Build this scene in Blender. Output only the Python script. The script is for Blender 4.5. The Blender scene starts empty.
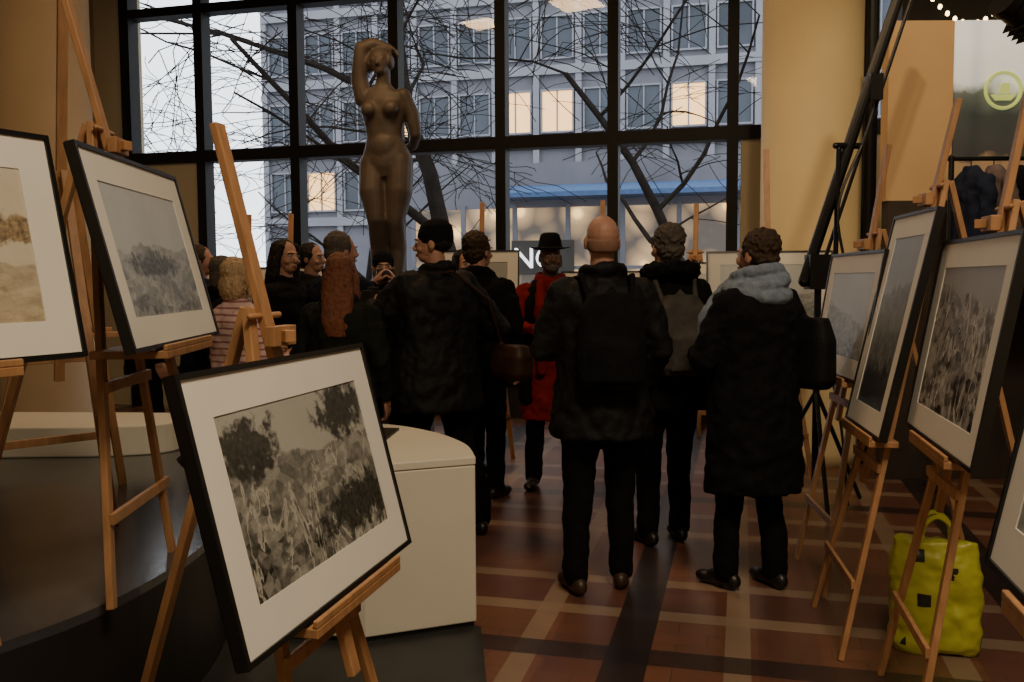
import bpy, math, random
from mathutils import Vector, Matrix, Euler
random.seed(7)
S=bpy.context.scene
COL=S.collection
V=Vector
# ------------------------------------------------------------------ materials
def nt(m):
    m.use_nodes=True
    n=m.node_tree; n.nodes.clear(); return n
def N(t,ty,**k):
    n=t.nodes.new(ty)
    for a,b in k.items(): setattr(n,a,b)
    return n
def mat(name,col,rough=.7,var=.15,scale=8,bump=0,bscale=40,metal=0,spec=.5,emit=None,es=0,stretch=(1,1,1),coat=0):
    m=bpy.data.materials.new(name); t=nt(m)
    o=N(t,'ShaderNodeOutputMaterial'); b=N(t,'ShaderNodeBsdfPrincipled')
    t.links.new(b.outputs[0],o.inputs[0])
    tc=N(t,'ShaderNodeTexCoord'); mp=N(t,'ShaderNodeMapping'); mp.inputs['Scale'].default_value=stretch
    t.links.new(tc.outputs['Object'],mp.inputs[0])
    no=N(t,'ShaderNodeTexNoise'); no.inputs['Scale'].default_value=scale; no.inputs['Detail'].default_value=5
    t.links.new(mp.outputs[0],no.inputs['Vector'])
    r=N(t,'ShaderNodeValToRGB'); r.color_ramp.elements[0].position=.3; r.color_ramp.elements[1].position=.7
    r.color_ramp.elements[0].color=[c*(1-var) for c in col]+[1]
    r.color_ramp.elements[1].color=[min(1,c*(1+var)) for c in col]+[1]
    t.links.new(no.outputs['Fac'],r.inputs[0]); t.links.new(r.outputs[0],b.inputs['Base Color'])
    b.inputs['Roughness'].default_value=rough; b.inputs['Metallic'].default_value=metal
    b.inputs['Specular IOR Level'].default_value=spec; b.inputs['Coat Weight'].default_value=coat
    if emit: b.inputs['Emission Color'].default_value=list(emit)+[1]; b.inputs['Emission Strength'].default_value=es
    if bump:
        n2=N(t,'ShaderNodeTexNoise'); n2.inputs['Scale'].default_value=bscale; n2.inputs['Detail'].default_value=4
        t.links.new(mp.outputs[0],n2.inputs['Vector'])
        bp=N(t,'ShaderNodeBump'); bp.inputs['Strength'].default_value=bump; bp.inputs['Distance'].default_value=.01
        t.links.new(n2.outputs['Fac'],bp.inputs['Height']); t.links.new(bp.outputs[0],b.inputs['Normal'])
    return m
def glassmat(name,tint=(1,1,1),refl=.04):
    m=bpy.data.materials.new(name); t=nt(m)
    o=N(t,'ShaderNodeOutputMaterial'); mx=N(t,'ShaderNodeMixShader')
    tr=N(t,'ShaderNodeBsdfTransparent'); tr.inputs[0].default_value=list(tint)+[1]
    gl=N(t,'ShaderNodeBsdfGlossy'); gl.inputs['Roughness'].default_value=.03
    mx.inputs[0].default_value=refl
    t.links.new(tr.outputs[0],mx.inputs[1]); t.links.new(gl.outputs[0],mx.inputs[2]); t.links.new(mx.outputs[0],o.inputs[0])
    return m
# ------------------------------------------------------------------ geometry
def empty(name,loc=(0,0,0),rot=(0,0,0),scale=1):
    e=bpy.data.objects.new(name,None); e.location=loc; e.rotation_euler=rot; e.scale=(scale,)*3
    e.empty_display_size=.1; COL.objects.link(e); return e
class G:
    def __init__(s): s.v=[]; s.f=[]
    def add(s,vs,fs,M=None):
        o=len(s.v)
        s.v+=[(M@V(p) if M else V(p)) for p in vs]; s.f+=[tuple(i+o for i in f) for f in fs]
    def box(s,a,b,M=None):
        (x0,y0,z0),(x1,y1,z1)=a,b
        s.add([(x0,y0,z0),(x1,y0,z0),(x1,y1,z0),(x0,y1,z0),(x0,y0,z1),(x1,y0,z1),(x1,y1,z1),(x0,y1,z1)],
              [(0,3,2,1),(4,5,6,7),(0,1,5,4),(1,2,6,5),(2,3,7,6),(3,0,4,7)],M)
    def ell(s,c,r,M=None,seg=16,rg=10,R=None):
        vs=[];fs=[]
        c=V(c)
        def P(x,y,z):
            p=V((x*r[0],y*r[1],z*r[2]))
            if R: p=R@p
            return p+c
        vs.append(P(0,0,1))
        for i in range(1,rg):
            a=math.pi*i/rg
            for j in range(seg):
                b=2*math.pi*j/seg; vs.append(P(math.sin(a)*math.cos(b),math.sin(a)*math.sin(b),math.cos(a)))
        vs.append(P(0,0,-1)); L=len(vs)-1
        for j in range(seg):
            k=(j+1)%seg
            fs.append((0,1+j,1+k)); fs.append((L,L-seg+k,L-seg+j))
            for i in range(rg-2):
                a=1+i*seg; fs.append((a+j,a+seg+j,a+seg+k,a+k))
        s.add(vs,fs,M)
    def loft(s,rings,M=None):
        n=len(rings[0]); vs=[p for r in rings for p in r]; fs=[]
        for i in range(len(rings)-1):
            for j in range(n):
                k=(j+1)%n; fs.append((i*n+j,i*n+k,(i+1)*n+k,(i+1)*n+j))
        fs.append(tuple(reversed(range(n)))); fs.append(tuple(range((len(rings)-1)*n,len(rings)*n)))
        s.add(vs,fs,M)
    def stack(s,rr,M=None,seg=24,pw=1.0):
        R=[]
        for z,rx,ry,cx,cy in rr:
            ring=[]
            for j in range(seg):
                a=2*math.pi*j/seg; ca,sa=math.cos(a),math.sin(a)
                ring.append((cx+rx*math.copysign(abs(ca)**pw,ca),cy+ry*math.copysign(abs(sa)**pw,sa),z))
            R.append(ring)
        s.loft(R,M)
    def tube(s,pts,rad,M=None,seg=12,balls=True,closed=False):
        pts=[V(p) for p in pts]
        if not isinstance(rad,(list,tuple)): rad=[rad]*len(pts)
        n=len(pts); R=[]; ref=None
        for i,p in enumerate(pts):
            if closed: t=(pts[(i+1)%n]-pts[i-1])
            else: t=(pts[min(i+1,n-1)]-pts[max(i-1,0)])
            t.normalize()
            if ref is None: ref=t.orthogonal().normalized()
            ref=(ref-t*ref.dot(t)).normalized(); b=t.cross(ref)
            R.append([p+(ref*math.cos(2*math.pi*j/seg)+b*math.sin(2*math.pi*j/seg))*rad[i] for j in range(seg)])
        if closed:
            vs=[q for r in R for q in r]; fs=[]
            for i in range(n):
                for j in range(seg):
                    k=(j+1)%seg; i2=(i+1)%n; fs.append((i*seg+j,i*seg+k,i2*seg+k,i2*seg+j))
            s.add(vs,fs,M)
        else:
            s.loft(R,M)
            if balls:
                for p,r in ((pts[0],rad[0]),(pts[-1],rad[-1])): s.ell(p,(r,r,r),M,seg=12,rg=8)
    def beam(s,a,b,w,t,up=(0,1,0),M=None):
        a,b=V(a),V(b); d=(b-a).normalized(); u=V(up); u=(u-d*u.dot(d)).normalized(); x=d.cross(u)
        vs=[]
        for p in (a,b):
            for sx,sy in ((-1,-1),(1,-1),(1,1),(-1,1)): vs.append(p+x*w/2*sx+u*t/2*sy)
        s.add(vs,[(0,3,2,1),(4,5,6,7),(0,1,5,4),(1,2,6,5),(2,3,7,6),(3,0,4,7)],M)
    def prism(s,poly,z0,z1,M=None):
        n=len(poly)
        s.add([(x,y,z0) for x,y in poly]+[(x,y,z1) for x,y in poly],
              [tuple(reversed(range(n))),tuple(range(n,2*n))]+[(i,(i+1)%n,(i+1)%n+n,i+n) for i in range(n)],M)
    def obj(s,name,m,parent=None,remesh=0,smooth=0,disp=0,dscale=.12,bevel=0,shade=False,loc=None,rot=None,fine=0):
        me=bpy.data.meshes.new(name); me.from_pydata([tuple(p) for p in s.v],[],s.f)
        import bmesh
        bm=bmesh.new(); bm.from_mesh(me); bmesh.ops.recalc_face_normals(bm,faces=bm.faces); bm.to_mesh(me); bm.free()
        me.materials.append(m)
        o=bpy.data.objects.new(name,me); COL.objects.link(o)
        if parent: o.parent=parent
        if loc: o.location=loc
        if rot: o.rotation_euler=rot
        if shade:
            for p in me.polygons: p.use_smooth=True
        if remesh:
            md=o.modifiers.new('r','REMESH'); md.mode='VOXEL'; md.voxel_size=remesh; md.use_smooth_shade=True
        if smooth:
            md=o.modifiers.new('s','SMOOTH'); md.factor=.5; md.iterations=smooth
        if disp:
            tx=bpy.data.textures.new(name+'_t','CLOUDS'); tx.noise_scale=dscale; tx.noise_depth=2
            md=o.modifiers.new('d','DISPLACE'); md.texture=tx; md.strength=disp; md.mid_level=.5; md.texture_coords='LOCAL'
        if fine:
            tx=bpy.data.textures.new(name+'_f','CLOUDS'); tx.noise_scale=.055; tx.noise_depth=1
            md=o.modifiers.new('f','DISPLACE'); md.texture=tx; md.strength=fine; md.mid_level=.5; md.texture_coords='LOCAL'
        if bevel:
            md=o.modifiers.new('b','BEVEL'); md.width=bevel; md.segments=2; md.limit_method='ANGLE'
        return o
def spline(pts,n=8,closed=False):
    out=[];L=len(pts)
    for i in range(L if closed else L-1):
        g=lambda k:V(pts[k%L]) if closed else V(pts[max(0,min(L-1,k))])
        p0,p1,p2,p3=g(i-1),g(i),g(i+1),g(i+2)
        for k in range(n):
            t=k/n; out.append(.5*((2*p1)+(p2-p0)*t+(2*p0-5*p1+4*p2-p3)*t*t+(3*p1-p0-3*p2+p3)*t**3))
    if not closed: out.append(V(pts[-1]))
    return out
# ------------------------------------------------------------------ camera
f=901.5; pitch=.0683
cd=bpy.data.cameras.new('camera'); cd.sensor_width=36; cd.lens=f*36/1024; cd.clip_end=300; cd.clip_start=.05
cam=bpy.data.objects.new('camera',cd); COL.objects.link(cam)
cam.matrix_world=Matrix.Translation((0,0,1.475))@Matrix.Rotation(math.pi/2-pitch,4,'X')@Matrix.Rotation(-.006,4,'Z')
S.camera=cam
# ------------------------------------------------------------------ palette
M_wood=mat('beech_wood',(.42,.22,.10),.45,.2,6,.1,60,stretch=(6,6,1))
M_black=mat('black_paint',(.012,.012,.012),.45,.1)
M_frame=mat('black_frame',(.010,.010,.010),.35,.1)
M_matb=mat('passepartout',(.80,.78,.72),.8,.03,4)
M_mull=mat('window_frame_dark',(.007,.007,.008),.6,.2,spec=.3)
M_cream=mat('cream_wall',(.46,.39,.27),.85,.05,2,.1,60)
M_tan=mat('tan_wall',(.33,.25,.16),.85,.06,2,.1,60)
M_col=mat('column_plaster',(.56,.44,.24),.7,.05,2,.1,30)
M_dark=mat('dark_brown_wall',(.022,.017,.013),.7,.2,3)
M_ceil=mat('ceiling_paint',(.20,.16,.12),.9,.05)
M_white=mat('white_counter',(.74,.71,.60),.5,.03,3)
M_plat=mat('platform_lino',(.05,.053,.06),.17,.25,3,.05,30)
M_platside=mat('platform_side',(.012,.010,.009),.6,.2,4)
M_metal=mat('black_metal',(.012,.012,.013),.4,.1,metal=.3)
M_bulb=mat('bulb_glow',(1,.8,.5),.5,0,emit=(1,.72,.35),es=9)
def floormat():
    m=bpy.data.materials.new('terracotta_tile_floor'); t=nt(m)
    o=N(t,'ShaderNodeOutputMaterial'); b=N(t,'ShaderNodeBsdfPrincipled'); t.links.new(b.outputs[0],o.inputs[0])
    tc=N(t,'ShaderNodeTexCoord'); mp=N(t,'ShaderNodeMapping'); mp.inputs['Rotation'].default_value=(0,0,.2496)
    t.links.new(tc.outputs['Object'],mp.inputs[0])
    sp=N(t,'ShaderNodeSeparateXYZ'); t.links.new(mp.outputs[0],sp.inputs[0])
    def stripe(src,P,off,w):
        a=N(t,'ShaderNodeMath',operation='ADD'); a.inputs[1].default_value=-off+w/2+P*40; t.links.new(src,a.inputs[0])
        d=N(t,'ShaderNodeMath',operation='DIVIDE'); d.inputs[1].default_value=P; t.links.new(a.outputs[0],d.inputs[0])
        fr=N(t,'ShaderNodeMath',operation='FRACT'); t.links.new(d.outputs[0],fr.inputs[0])
        l=N(t,'ShaderNodeMath',operation='LESS_THAN'); l.inputs[1].default_value=w/P; t.links.new(fr.outputs[0],l.inputs[0])
        return l.outputs[0]
    br=N(t,'ShaderNodeTexBrick'); br.offset=0.5
    br.inputs['Scale'].default_value=1; br.inputs['Brick Width'].default_value=.24; br.inputs['Row Height'].default_value=.12
    br.inputs['Mortar Size'].default_value=.002
    br.inputs['Color1'].default_value=(.20,.085,.05,1); br.inputs['Color2'].default_value=(.155,.068,.043,1); br.inputs['Mortar'].default_value=(.08,.047,.034,1)
    t.links.new(mp.outputs[0],br.inputs['Vector'])
    cur=br.outputs['Color']
    def over(cur,fac,col,amt=1):
        mx=N(t,'ShaderNodeMix',data_type='RGBA'); mx.inputs['B'].default_value=list(col)+[1]
        if amt!=1:
            q=N(t,'ShaderNodeMath',operation='MULTIPLY'); q.inputs[1].default_value=amt; t.links.new(fac,q.inputs[0]); fac=q.outputs[0]
        t.links.new(fac,mx.inputs['Factor']); t.links.new(cur,mx.inputs['A']); return mx.outputs['Result']
    X,Y=sp.outputs[0],sp.outputs[1]
    BE=(.30,.215,.145)
    cur=over(cur,stripe(Y,1.3,.21,.32),(.10,.042,.034),.6)
    cur=over(cur,stripe(X,.82,.2,.24),(.10,.042,.034),.5)
    cur=over(cur,stripe(X,.82,0,.10),BE,.75)
    cur=over(cur,stripe(Y,1.3,.0,.11),BE,.75)
    cur=over(cur,stripe(Y,1.3,.42,.10),BE,.7)
    cur=over(cur,stripe(X,1.64,-.42,.17),(.02,.017,.019),.92)
    cur=over(cur,stripe(Y,2.6,.85,.15),(.02,.017,.019),.8)
    no=N(t,'ShaderNodeTexNoise'); no.inputs['Scale'].default_value=3; no.inputs['Detail'].default_value=6
    t.links.new(mp.outputs[0],no.inputs['Vector'])
    hs=N(t,'ShaderNodeHueSaturation'); mr=N(t,'ShaderNodeMapRange'); mr.inputs['To Min'].default_value=.65; mr.inputs['To Max'].default_value=1.3
    t.links.new(no.outputs['Fac'],mr.inputs['Value']); t.links.new(mr.outputs[0],hs.inputs['Value']); t.links.new(cur,hs.inputs['Color'])
    t.links.new(hs.outputs[0],b.inputs['Base Color'])
    b.inputs['Roughness'].default_value=.33; b.inputs['Specular IOR Level'].default_value=.5
    bp=N(t,'ShaderNodeBump'); bp.inputs['Strength'].default_value=.2; bp.inputs['Distance'].default_value=.003
    t.links.new(br.outputs['Fac'],bp.inputs['Height']); bp.invert=True; t.links.new(bp.outputs[0],b.inputs['Normal'])
    return m
# ------------------------------------------------------------------ room shell
W0=V((-3.52,10.5,0)); sp_=1.18
aw=-.2496
g=G(); g.box((-5,-2.2,-.1),(6.5,11.3,0)); g.obj('floor',floormat())
g=G(); g.box((-5,-2.2,5.3),(6.5,11.3,5.45)); g.obj('ceiling',M_ceil)
g=G(); g.box((-5.1,-2.2,0),(-4.9,10.9,5.3)); g.obj('wall_left',M_tan)
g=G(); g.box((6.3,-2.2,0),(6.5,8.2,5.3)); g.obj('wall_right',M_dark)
g=G(); g.box((-5,-2.3,0),(6.5,-2.1,5.3)); g.obj('wall_near',M_cream)
Lm=Matrix.Translation(W0)@Matrix.Rotation(aw,4,'Z')
g=G(); g.box((-1.6,-.02,0),(-.98,.25,5.3),Lm); g.box((-1.0,-.05,0),(0,.1,2.84),Lm)
g.box((5*sp_+.08,-.05,0),(6.3*sp_,.1,2.84),Lm); g.obj('wall_window',M_cream)
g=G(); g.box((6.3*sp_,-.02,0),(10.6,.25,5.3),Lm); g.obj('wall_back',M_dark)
win=empty('window_1')
g=G()
for k in range(0,7): 
    w=.11
    g.box((k*sp_-w/2,-.09,.0),(k*sp_+w/2,.09,5.3),Lm)
g.box((-1.02,-.09,0),(-.9,.09,5.3),Lm)
for z,w in ((2.9,.13),(4.55,.10),(.42,.12),(5.2,.2)): g.box((-1.0,-.085,z-w/2),(6.3*sp_,.085,z+w/2),Lm)
g.obj('mullions',M_mull,win)
g=G(); g.box((0,-.03,0),(6.3*sp_,.03,.42),Lm); g.obj('sill_panel',M_dark,win)
g=G(); g.add([(-1,0.0,.4),(6.3*sp_,0.0,.4),(6.3*sp_,0.0,5.3),(-1,0.0,5.3)],[(0,1,2,3)],Lm); g.obj('glass',glassmat('window_glass'),win)
def column(c,r,m):
    g=G(); g.stack([(0,r*1.04,r*1.04,0,0),(.12,r*1.04,r*1.04,0,0),(.13,r,r,0,0),(5.3,r,r,0,0)],seg=48); o=g.obj('round_column',m,shade=False,loc=(c[0],c[1],0))
    for p in o.data.polygons:
        if len(p.vertices)==4:p.use_smooth=True
column((2.40,7.3),.385,M_col); column((-4.25,8.2),.46,M_tan)
g=G(); g.tube([(2.80,7.1,0),(2.80,7.1,5.3)],.045,balls=False); g.obj('steel_pipe',M_metal)
# platform
pl=[(-4.85,1.2),(-2.6,1.2),(-1.95,1.65),(-1.42,2.34),(-1.22,2.75),(-1.15,3.32),(-1.26,3.9),(-1.52,4.33),(-1.85,4.9),(-2.1,5.6),(-4.85,5.75)]
pls=[(p.x,p.y) for p in spline(pl,6)]
e=empty('stage_platform')
g=G(); g.prism(pls,.0,.47); g.obj('base',M_platside,e)
g=G(); g.prism(pls,.47,.5); g.obj('deck',M_plat,e)
e=empty('low_step')
g=G(); a1=[(p.x,p.y) for p in spline([(-4.8,4.9),(-3,4.95),(-2.15,5.0),(-1.93,5.2),(-2.1,5.5),(-4.8,5.65)],6)]
g.prism(a1,.5,.67); g.obj('riser',M_white,e,bevel=.01)
g=G(); g.prism([(-4.85,-.5),(-.06,-.5),(-.10,3.2),(-.14,3.74),(-1.0,3.9),(-4.85,3.9)],.0,.006); g.obj('dark_floor_mat',mat('dark_lino',(.03,.03,.03),.4,.2))
# counter
e=empty('white_curved_counter')
cp=[(-.157,3.73),(-.22,4.05),(-.40,4.38),(-.68,4.62),(-1.08,4.68)]
cp=[(p.x,p.y) for p in spline(cp,6)]+[(-1.08,3.62),(-.6,3.56)]
g=G(); g.prism(cp,.03,.70); g.obj('body',M_white,e,bevel=.006)
cc=V((-.6,4.1)); cp2=[(cc.x+(x-cc.x)*1.005,cc.y+(y-cc.y)*1.005) for x,y in cp]
g=G(); g.prism(cp2,.703,.735); g.obj('top',M_white,e,bevel=.004)
g=G(); g.prism([(cc.x+(x-cc.x)*.97,cc.y+(y-cc.y)*.97) for x,y in cp],.007,.03); g.obj('plinth',M_platside,e)
g=G(); g.prism([(-.95,4.0),(-.60,3.95),(-.56,4.42),(-.9,4.48)],.735,.745); g.obj('inset_panel',M_black,e)
# partitions on the right
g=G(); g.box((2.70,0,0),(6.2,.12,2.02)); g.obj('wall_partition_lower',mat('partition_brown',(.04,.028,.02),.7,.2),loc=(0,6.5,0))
g=G(); g.box((2.68,6.5,2.02),(3.14,6.62,3.28)); g.obj('wall_partition_panel',mat('panel_orange',(.62,.41,.21),.8,.04,2))
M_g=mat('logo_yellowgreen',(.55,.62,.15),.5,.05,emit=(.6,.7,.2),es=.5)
e=empty('exhibition_poster')
def postermat():
    m=bpy.data.materials.new('poster_print'); t=nt(m); o=N(t,'ShaderNodeOutputMaterial'); b=N(t,'ShaderNodeBsdfPrincipled'); t.links.new(b.outputs[0],o.inputs[0])
    tc=N(t,'ShaderNodeTexCoord'); sp=N(t,'ShaderNodeSeparateXYZ'); t.links.new(tc.outputs['Object'],sp.inputs[0])
    no=N(t,'ShaderNodeTexNoise'); no.inputs['Scale'].default_value=6; no.inputs['Detail'].default_value=8; t.links.new(tc.outputs['Object'],no.inputs[0])
    ad=N(t,'ShaderNodeMath',operation='MULTIPLY_ADD'); t.links.new(no.outputs[0],ad.inputs[0]); ad.inputs[1].default_value=.25; t.links.new(sp.outputs[2],ad.inputs[2])
    r=N(t,'ShaderNodeValToRGB'); mr=N(t,'ShaderNodeMapRange'); mr.inputs['From Min'].default_value=2.12; mr.inputs['From Max'].default_value=3.4
    t.links.new(ad.outputs[0],mr.inputs[0]); t.links.new(mr.outputs[0],r.inputs[0])
    E=r.color_ramp.elements; E[0].color=(.25,.15,.07,1); E[1].color=(.85,.84,.78,1); E[0].position=.24; E[1].position=.9
    for p,c in ((.27,(.04,.035,.03,1)),(.48,(.045,.05,.04,1)),(.60,(.11,.12,.09,1)),(.67,(.7,.7,.63,1))):
        q=E.new(p); q.color=c
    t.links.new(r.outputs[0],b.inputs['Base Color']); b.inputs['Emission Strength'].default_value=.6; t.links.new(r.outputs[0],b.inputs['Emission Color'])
    return m
g=G(); g.box((3.15,6.50,2.02),(4.5,6.56,3.28)); g.obj('board',postermat(),e)
g=G(); cx,cz=3.49,2.79
g.tube([(cx+.125*math.cos(a*math.pi/16),6.49,cz+.125*math.sin(a*math.pi/16)) for a in range(32)],.013,closed=True,seg=8)
g.prism([(-.09,-.03),(-.055,-.07),(.055,-.07),(.09,-.03)],0,.012,Matrix.Translation((cx,6.495,cz))@Matrix.Rotation(math.pi/2,4,'X'))
g.prism([(-.035,-.02),(-.01,.05),(.045,.05),(.045,-.02)],0,.012,Matrix.Translation((cx,6.495,cz))@Matrix.Rotation(math.pi/2,4,'X'))
g.obj('boat_logo',M_g,e)
e=empty('light_garland'); g=G(); g2=G()
for i in range(26):
    t=i/25; x=3.6+1.5*t; y=8.0-.3*t; z=3.95-.30*math.sin(math.pi*((t*2)%1)); g2.ell((x,y,z),(.018,.018,.022),seg=8,rg=6)
g.tube([(3.6+1.5*i/50,8.0-.3*i/50,3.98-.30*math.sin(math.pi*((i/25)%1))) for i in range(51)],.005,seg=5); g.tube([(3.6,8.0,3.98),(3.6,8.0,5.3)],.004,seg=5,balls=False); g.tube([(5.1,7.7,3.98),(5.1,7.7,5.3)],.004,seg=5,balls=False)
g.obj('wire',M_metal,e); g2.obj('bulbs',M_bulb,e)
# ------------------------------------------------------------------ framed prints
def printmat(name,seed,sky=(.75,.76,.76),gr=(.10,.10,.09),gr2=(.45,.44,.40),hor=.6,slope=0,trees=(),streak=.5,sc=1.0,paths=0,haze=.45):
    m=bpy.data.materials.new(name); t=nt(m); o=N(t,'ShaderNodeOutputMaterial'); b=N(t,'ShaderNodeBsdfPrincipled'); t.links.new(b.outputs[0],o.inputs[0])
    uv=N(t,'ShaderNodeTexCoord').outputs['UV']
    mp=N(t,'ShaderNodeMapping'); mp.inputs['Location'].default_value=(seed*3.1,seed*1.7,seed); mp.inputs['Scale'].default_value=(1.7,1,1); t.links.new(uv,mp.inputs[0])
    sp=N(t,'ShaderNodeSeparateXYZ'); t.links.new(uv,sp.inputs[0])
    def noise(s,det=8,dist=0,stretch=None,rot=.5):
        n=N(t,'ShaderNodeTexNoise'); n.inputs['Scale'].default_value=s*sc; n.inputs['Detail'].default_value=det; n.inputs['Distortion'].default_value=dist; n.inputs['Roughness'].default_value=.62
        if stretch:
            q=N(t,'ShaderNodeMapping'); q.inputs['Scale'].default_value=stretch; q.inputs['Rotation'].default_value=(0,0,rot); t.links.new(mp.outputs[0],q.inputs[0]); t.links.new(q.outputs[0],n.inputs['Vector'])
        else: t.links.new(mp.outputs[0],n.inputs['Vector'])
        return n.outputs['Fac']
    def ramp(x,a,bb,c0,c1):
        r=N(t,'ShaderNodeValToRGB'); r.color_ramp.elements[0].position=a; r.color_ramp.elements[1].position=bb
        r.color_ramp.elements[0].color=list(c0)+[1]; r.color_ramp.elements[1].color=list(c1)+[1]; t.links.new(x,r.inputs[0]); return r.outputs[0]
    def mix(fac,a,c):
        mx=N(t,'ShaderNodeMix',data_type='RGBA'); t.links.new(fac,mx.inputs['Factor']); t.links.new(a,mx.inputs['A']); t.links.new(c,mx.inputs['B']); return mx.outputs['Result']
    ground=ramp(noise(2.4,12,.5,(1,2.6,1),.35),.42,.60,gr,gr2)
    vo=N(t,'ShaderNodeTexVoronoi'); vo.inputs['Scale'].default_value=11*sc; vo.feature='F1'
    q=N(t,'ShaderNodeMapping'); q.inputs['Scale'].default_value=(1.0,1.6,1); q.inputs['Rotation'].default_value=(0,0,.35); t.links.new(mp.outputs[0],q.inputs[0])
    t.links.new(q.outputs[0],vo.inputs['Vector'])
    rr=N(t,'ShaderNodeSeparateXYZ'); t.links.new(vo.outputs['Color'],rr.inputs[0])
    ra=N(t,'ShaderNodeMath',operation='MULTIPLY_ADD'); t.links.new(noise(14,10),ra.inputs[0]); ra.inputs[1].default_value=.9
    rb=N(t,'ShaderNodeMath',operation='MULTIPLY'); rb.inputs[1].default_value=.38; t.links.new(rr.outputs[0],rb.inputs[0]); t.links.new(rb.outputs[0],ra.inputs[2])
    rock=ramp(ra.outputs[0],.46,.86,[c*.3 for c in gr],gr2)
    mx=N(t,'ShaderNodeMix',data_type='RGBA'); mx.inputs['Factor'].default_value=streak; t.links.new(rock,mx.inputs['A']); t.links.new(ground,mx.inputs['B']); ground=mx.outputs['Result']
    if paths:
        n=noise(1.9,5,.6,(1.6,.8,1),-.6); a=N(t,'ShaderNodeMath',operation='SUBTRACT'); a.inputs[1].default_value=.5; t.links.new(n,a.inputs[0])
        ab=N(t,'ShaderNodeMath',operation='ABSOLUTE'); t.links.new(a.outputs[0],ab.inputs[0])
        h=N(t,'ShaderNodeMapRange'); h.inputs['From Min'].default_value=.022; h.inputs['From Max'].default_value=.010; h.inputs['To Max'].default_value=paths; t.links.new(ab.outputs[0],h.inputs[0])
        k=ramp(noise(9,6),.3,.7,[c*.9 for c in gr2],[min(1,c*1.5) for c in gr2]); ground=mix(h.outputs[0],ground,k)
    skyc=ramp(noise(2.5,3),.3,.7,[c*.9 for c in sky],sky)
    a=N(t,'ShaderNodeMath',operation='MULTIPLY_ADD'); t.links.new(noise(2.4,6),a.inputs[0]); a.inputs[1].default_value=.30; t.links.new(sp.outputs[1],a.inputs[2])
    a2=N(t,'ShaderNodeMath',operation='MULTIPLY_ADD'); t.links.new(sp.outputs[0],a2.inputs[0]); a2.inputs[1].default_value=-slope; t.links.new(a.outputs[0],a2.inputs[2])
    hm=N(t,'ShaderNodeMapRange'); hm.inputs['From Min'].default_value=hor+.145; hm.inputs['From Max'].default_value=hor+.16; t.links.new(a2.outputs[0],hm.inputs[0])
    hz=N(t,'ShaderNodeMapRange'); hz.inputs['From Min'].default_value=hor-.45; hz.inputs['From Max'].default_value=hor+.15; hz.inputs['To Max'].default_value=haze; t.links.new(a2.outputs[0],hz.inputs[0])
    c=mix(hz.outputs[0],ground,skyc); c=mix(hm.outputs[0],c,skyc)
    dk=ramp(noise(26,8),.35,.75,[q*.3 for q in gr],[q*2.0 for q in gr])
    for (x,y,rx,ry) in trees:
        q=N(t,'ShaderNodeMapping'); q.vector_type='POINT'; q.inputs['Location'].default_value=(-x/rx,-y/ry,0); q.inputs['Scale'].default_value=(1/rx,1/ry,0); t.links.new(uv,q.inputs[0])
        ln=N(t,'ShaderNodeVectorMath',operation='LENGTH'); t.links.new(q.outputs[0],ln.inputs[0])
        s=N(t,'ShaderNodeMath',operation='MULTIPLY_ADD'); t.links.new(noise(9,12),s.inputs[0]); s.inputs[1].default_value=3.0; t.links.new(ln.outputs['Value'],s.inputs[2])
        h=N(t,'ShaderNodeMapRange'); h.inputs['From Min'].default_value=2.65; h.inputs['From Max'].default_value=2.25; h.inputs['To Max'].default_value=.92; t.links.new(s.outputs[0],h.inputs[0])
        c=mix(h.outputs[0],c,dk)
    t.links.new(c,b.inputs['Base Color']); b.inputs['Roughness'].default_value=.35; b.inputs['Specular IOR Level'].default_value=.3
    return m
def picture(loc,th,ph,Wd,H,pm,mg=.10):
    e=empty('framed_photograph',loc,(-ph,0,th))
    fw=.013; w=Wd/2
    g=G()
    g.box((-w,-.012,0),(w,.016,fw)); g.box((-w,-.012,H-fw),(w,.016,H)); g.box((-w,-.012,fw),(-w+fw,.016,H-fw)); g.box((w-fw,-.012,fw),(w,.016,H-fw))
    g.box((-w+.002,.010,.002),(w-.002,.020,H-.002)); g.obj('frame',M_frame,e)
    g=G(); 
    g.box((-w+fw,-.006,fw),(w-fw,.004,mg)); g.box((-w+fw,-.006,H-mg),(w-fw,.004,H-fw)); g.box((-w+fw,-.006,mg),(-w+mg,.004,H-mg)); g.box((w-mg,-.006,mg),(w-fw,.004,H-mg))
    g.obj('passepartout',M_matb,e)
    me=bpy.data.meshes.new('print'); me.from_pydata([(-w+mg-.003,-.003,mg-.003),(w-mg+.003,-.003,mg-.003),(w-mg+.003,-.003,H-mg+.003),(-w+mg-.003,-.003,H-mg+.003)],[],[(0,1,2,3)])
    u=me.uv_layers.new(name='UVMap')
    for i,c in enumerate(((0,0),(1,0),(1,1),(0,1))): u.data[i].uv=c
    me.materials.append(pm); o=bpy.data.objects.new('print',me); COL.objects.link(o); o.parent=e
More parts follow.
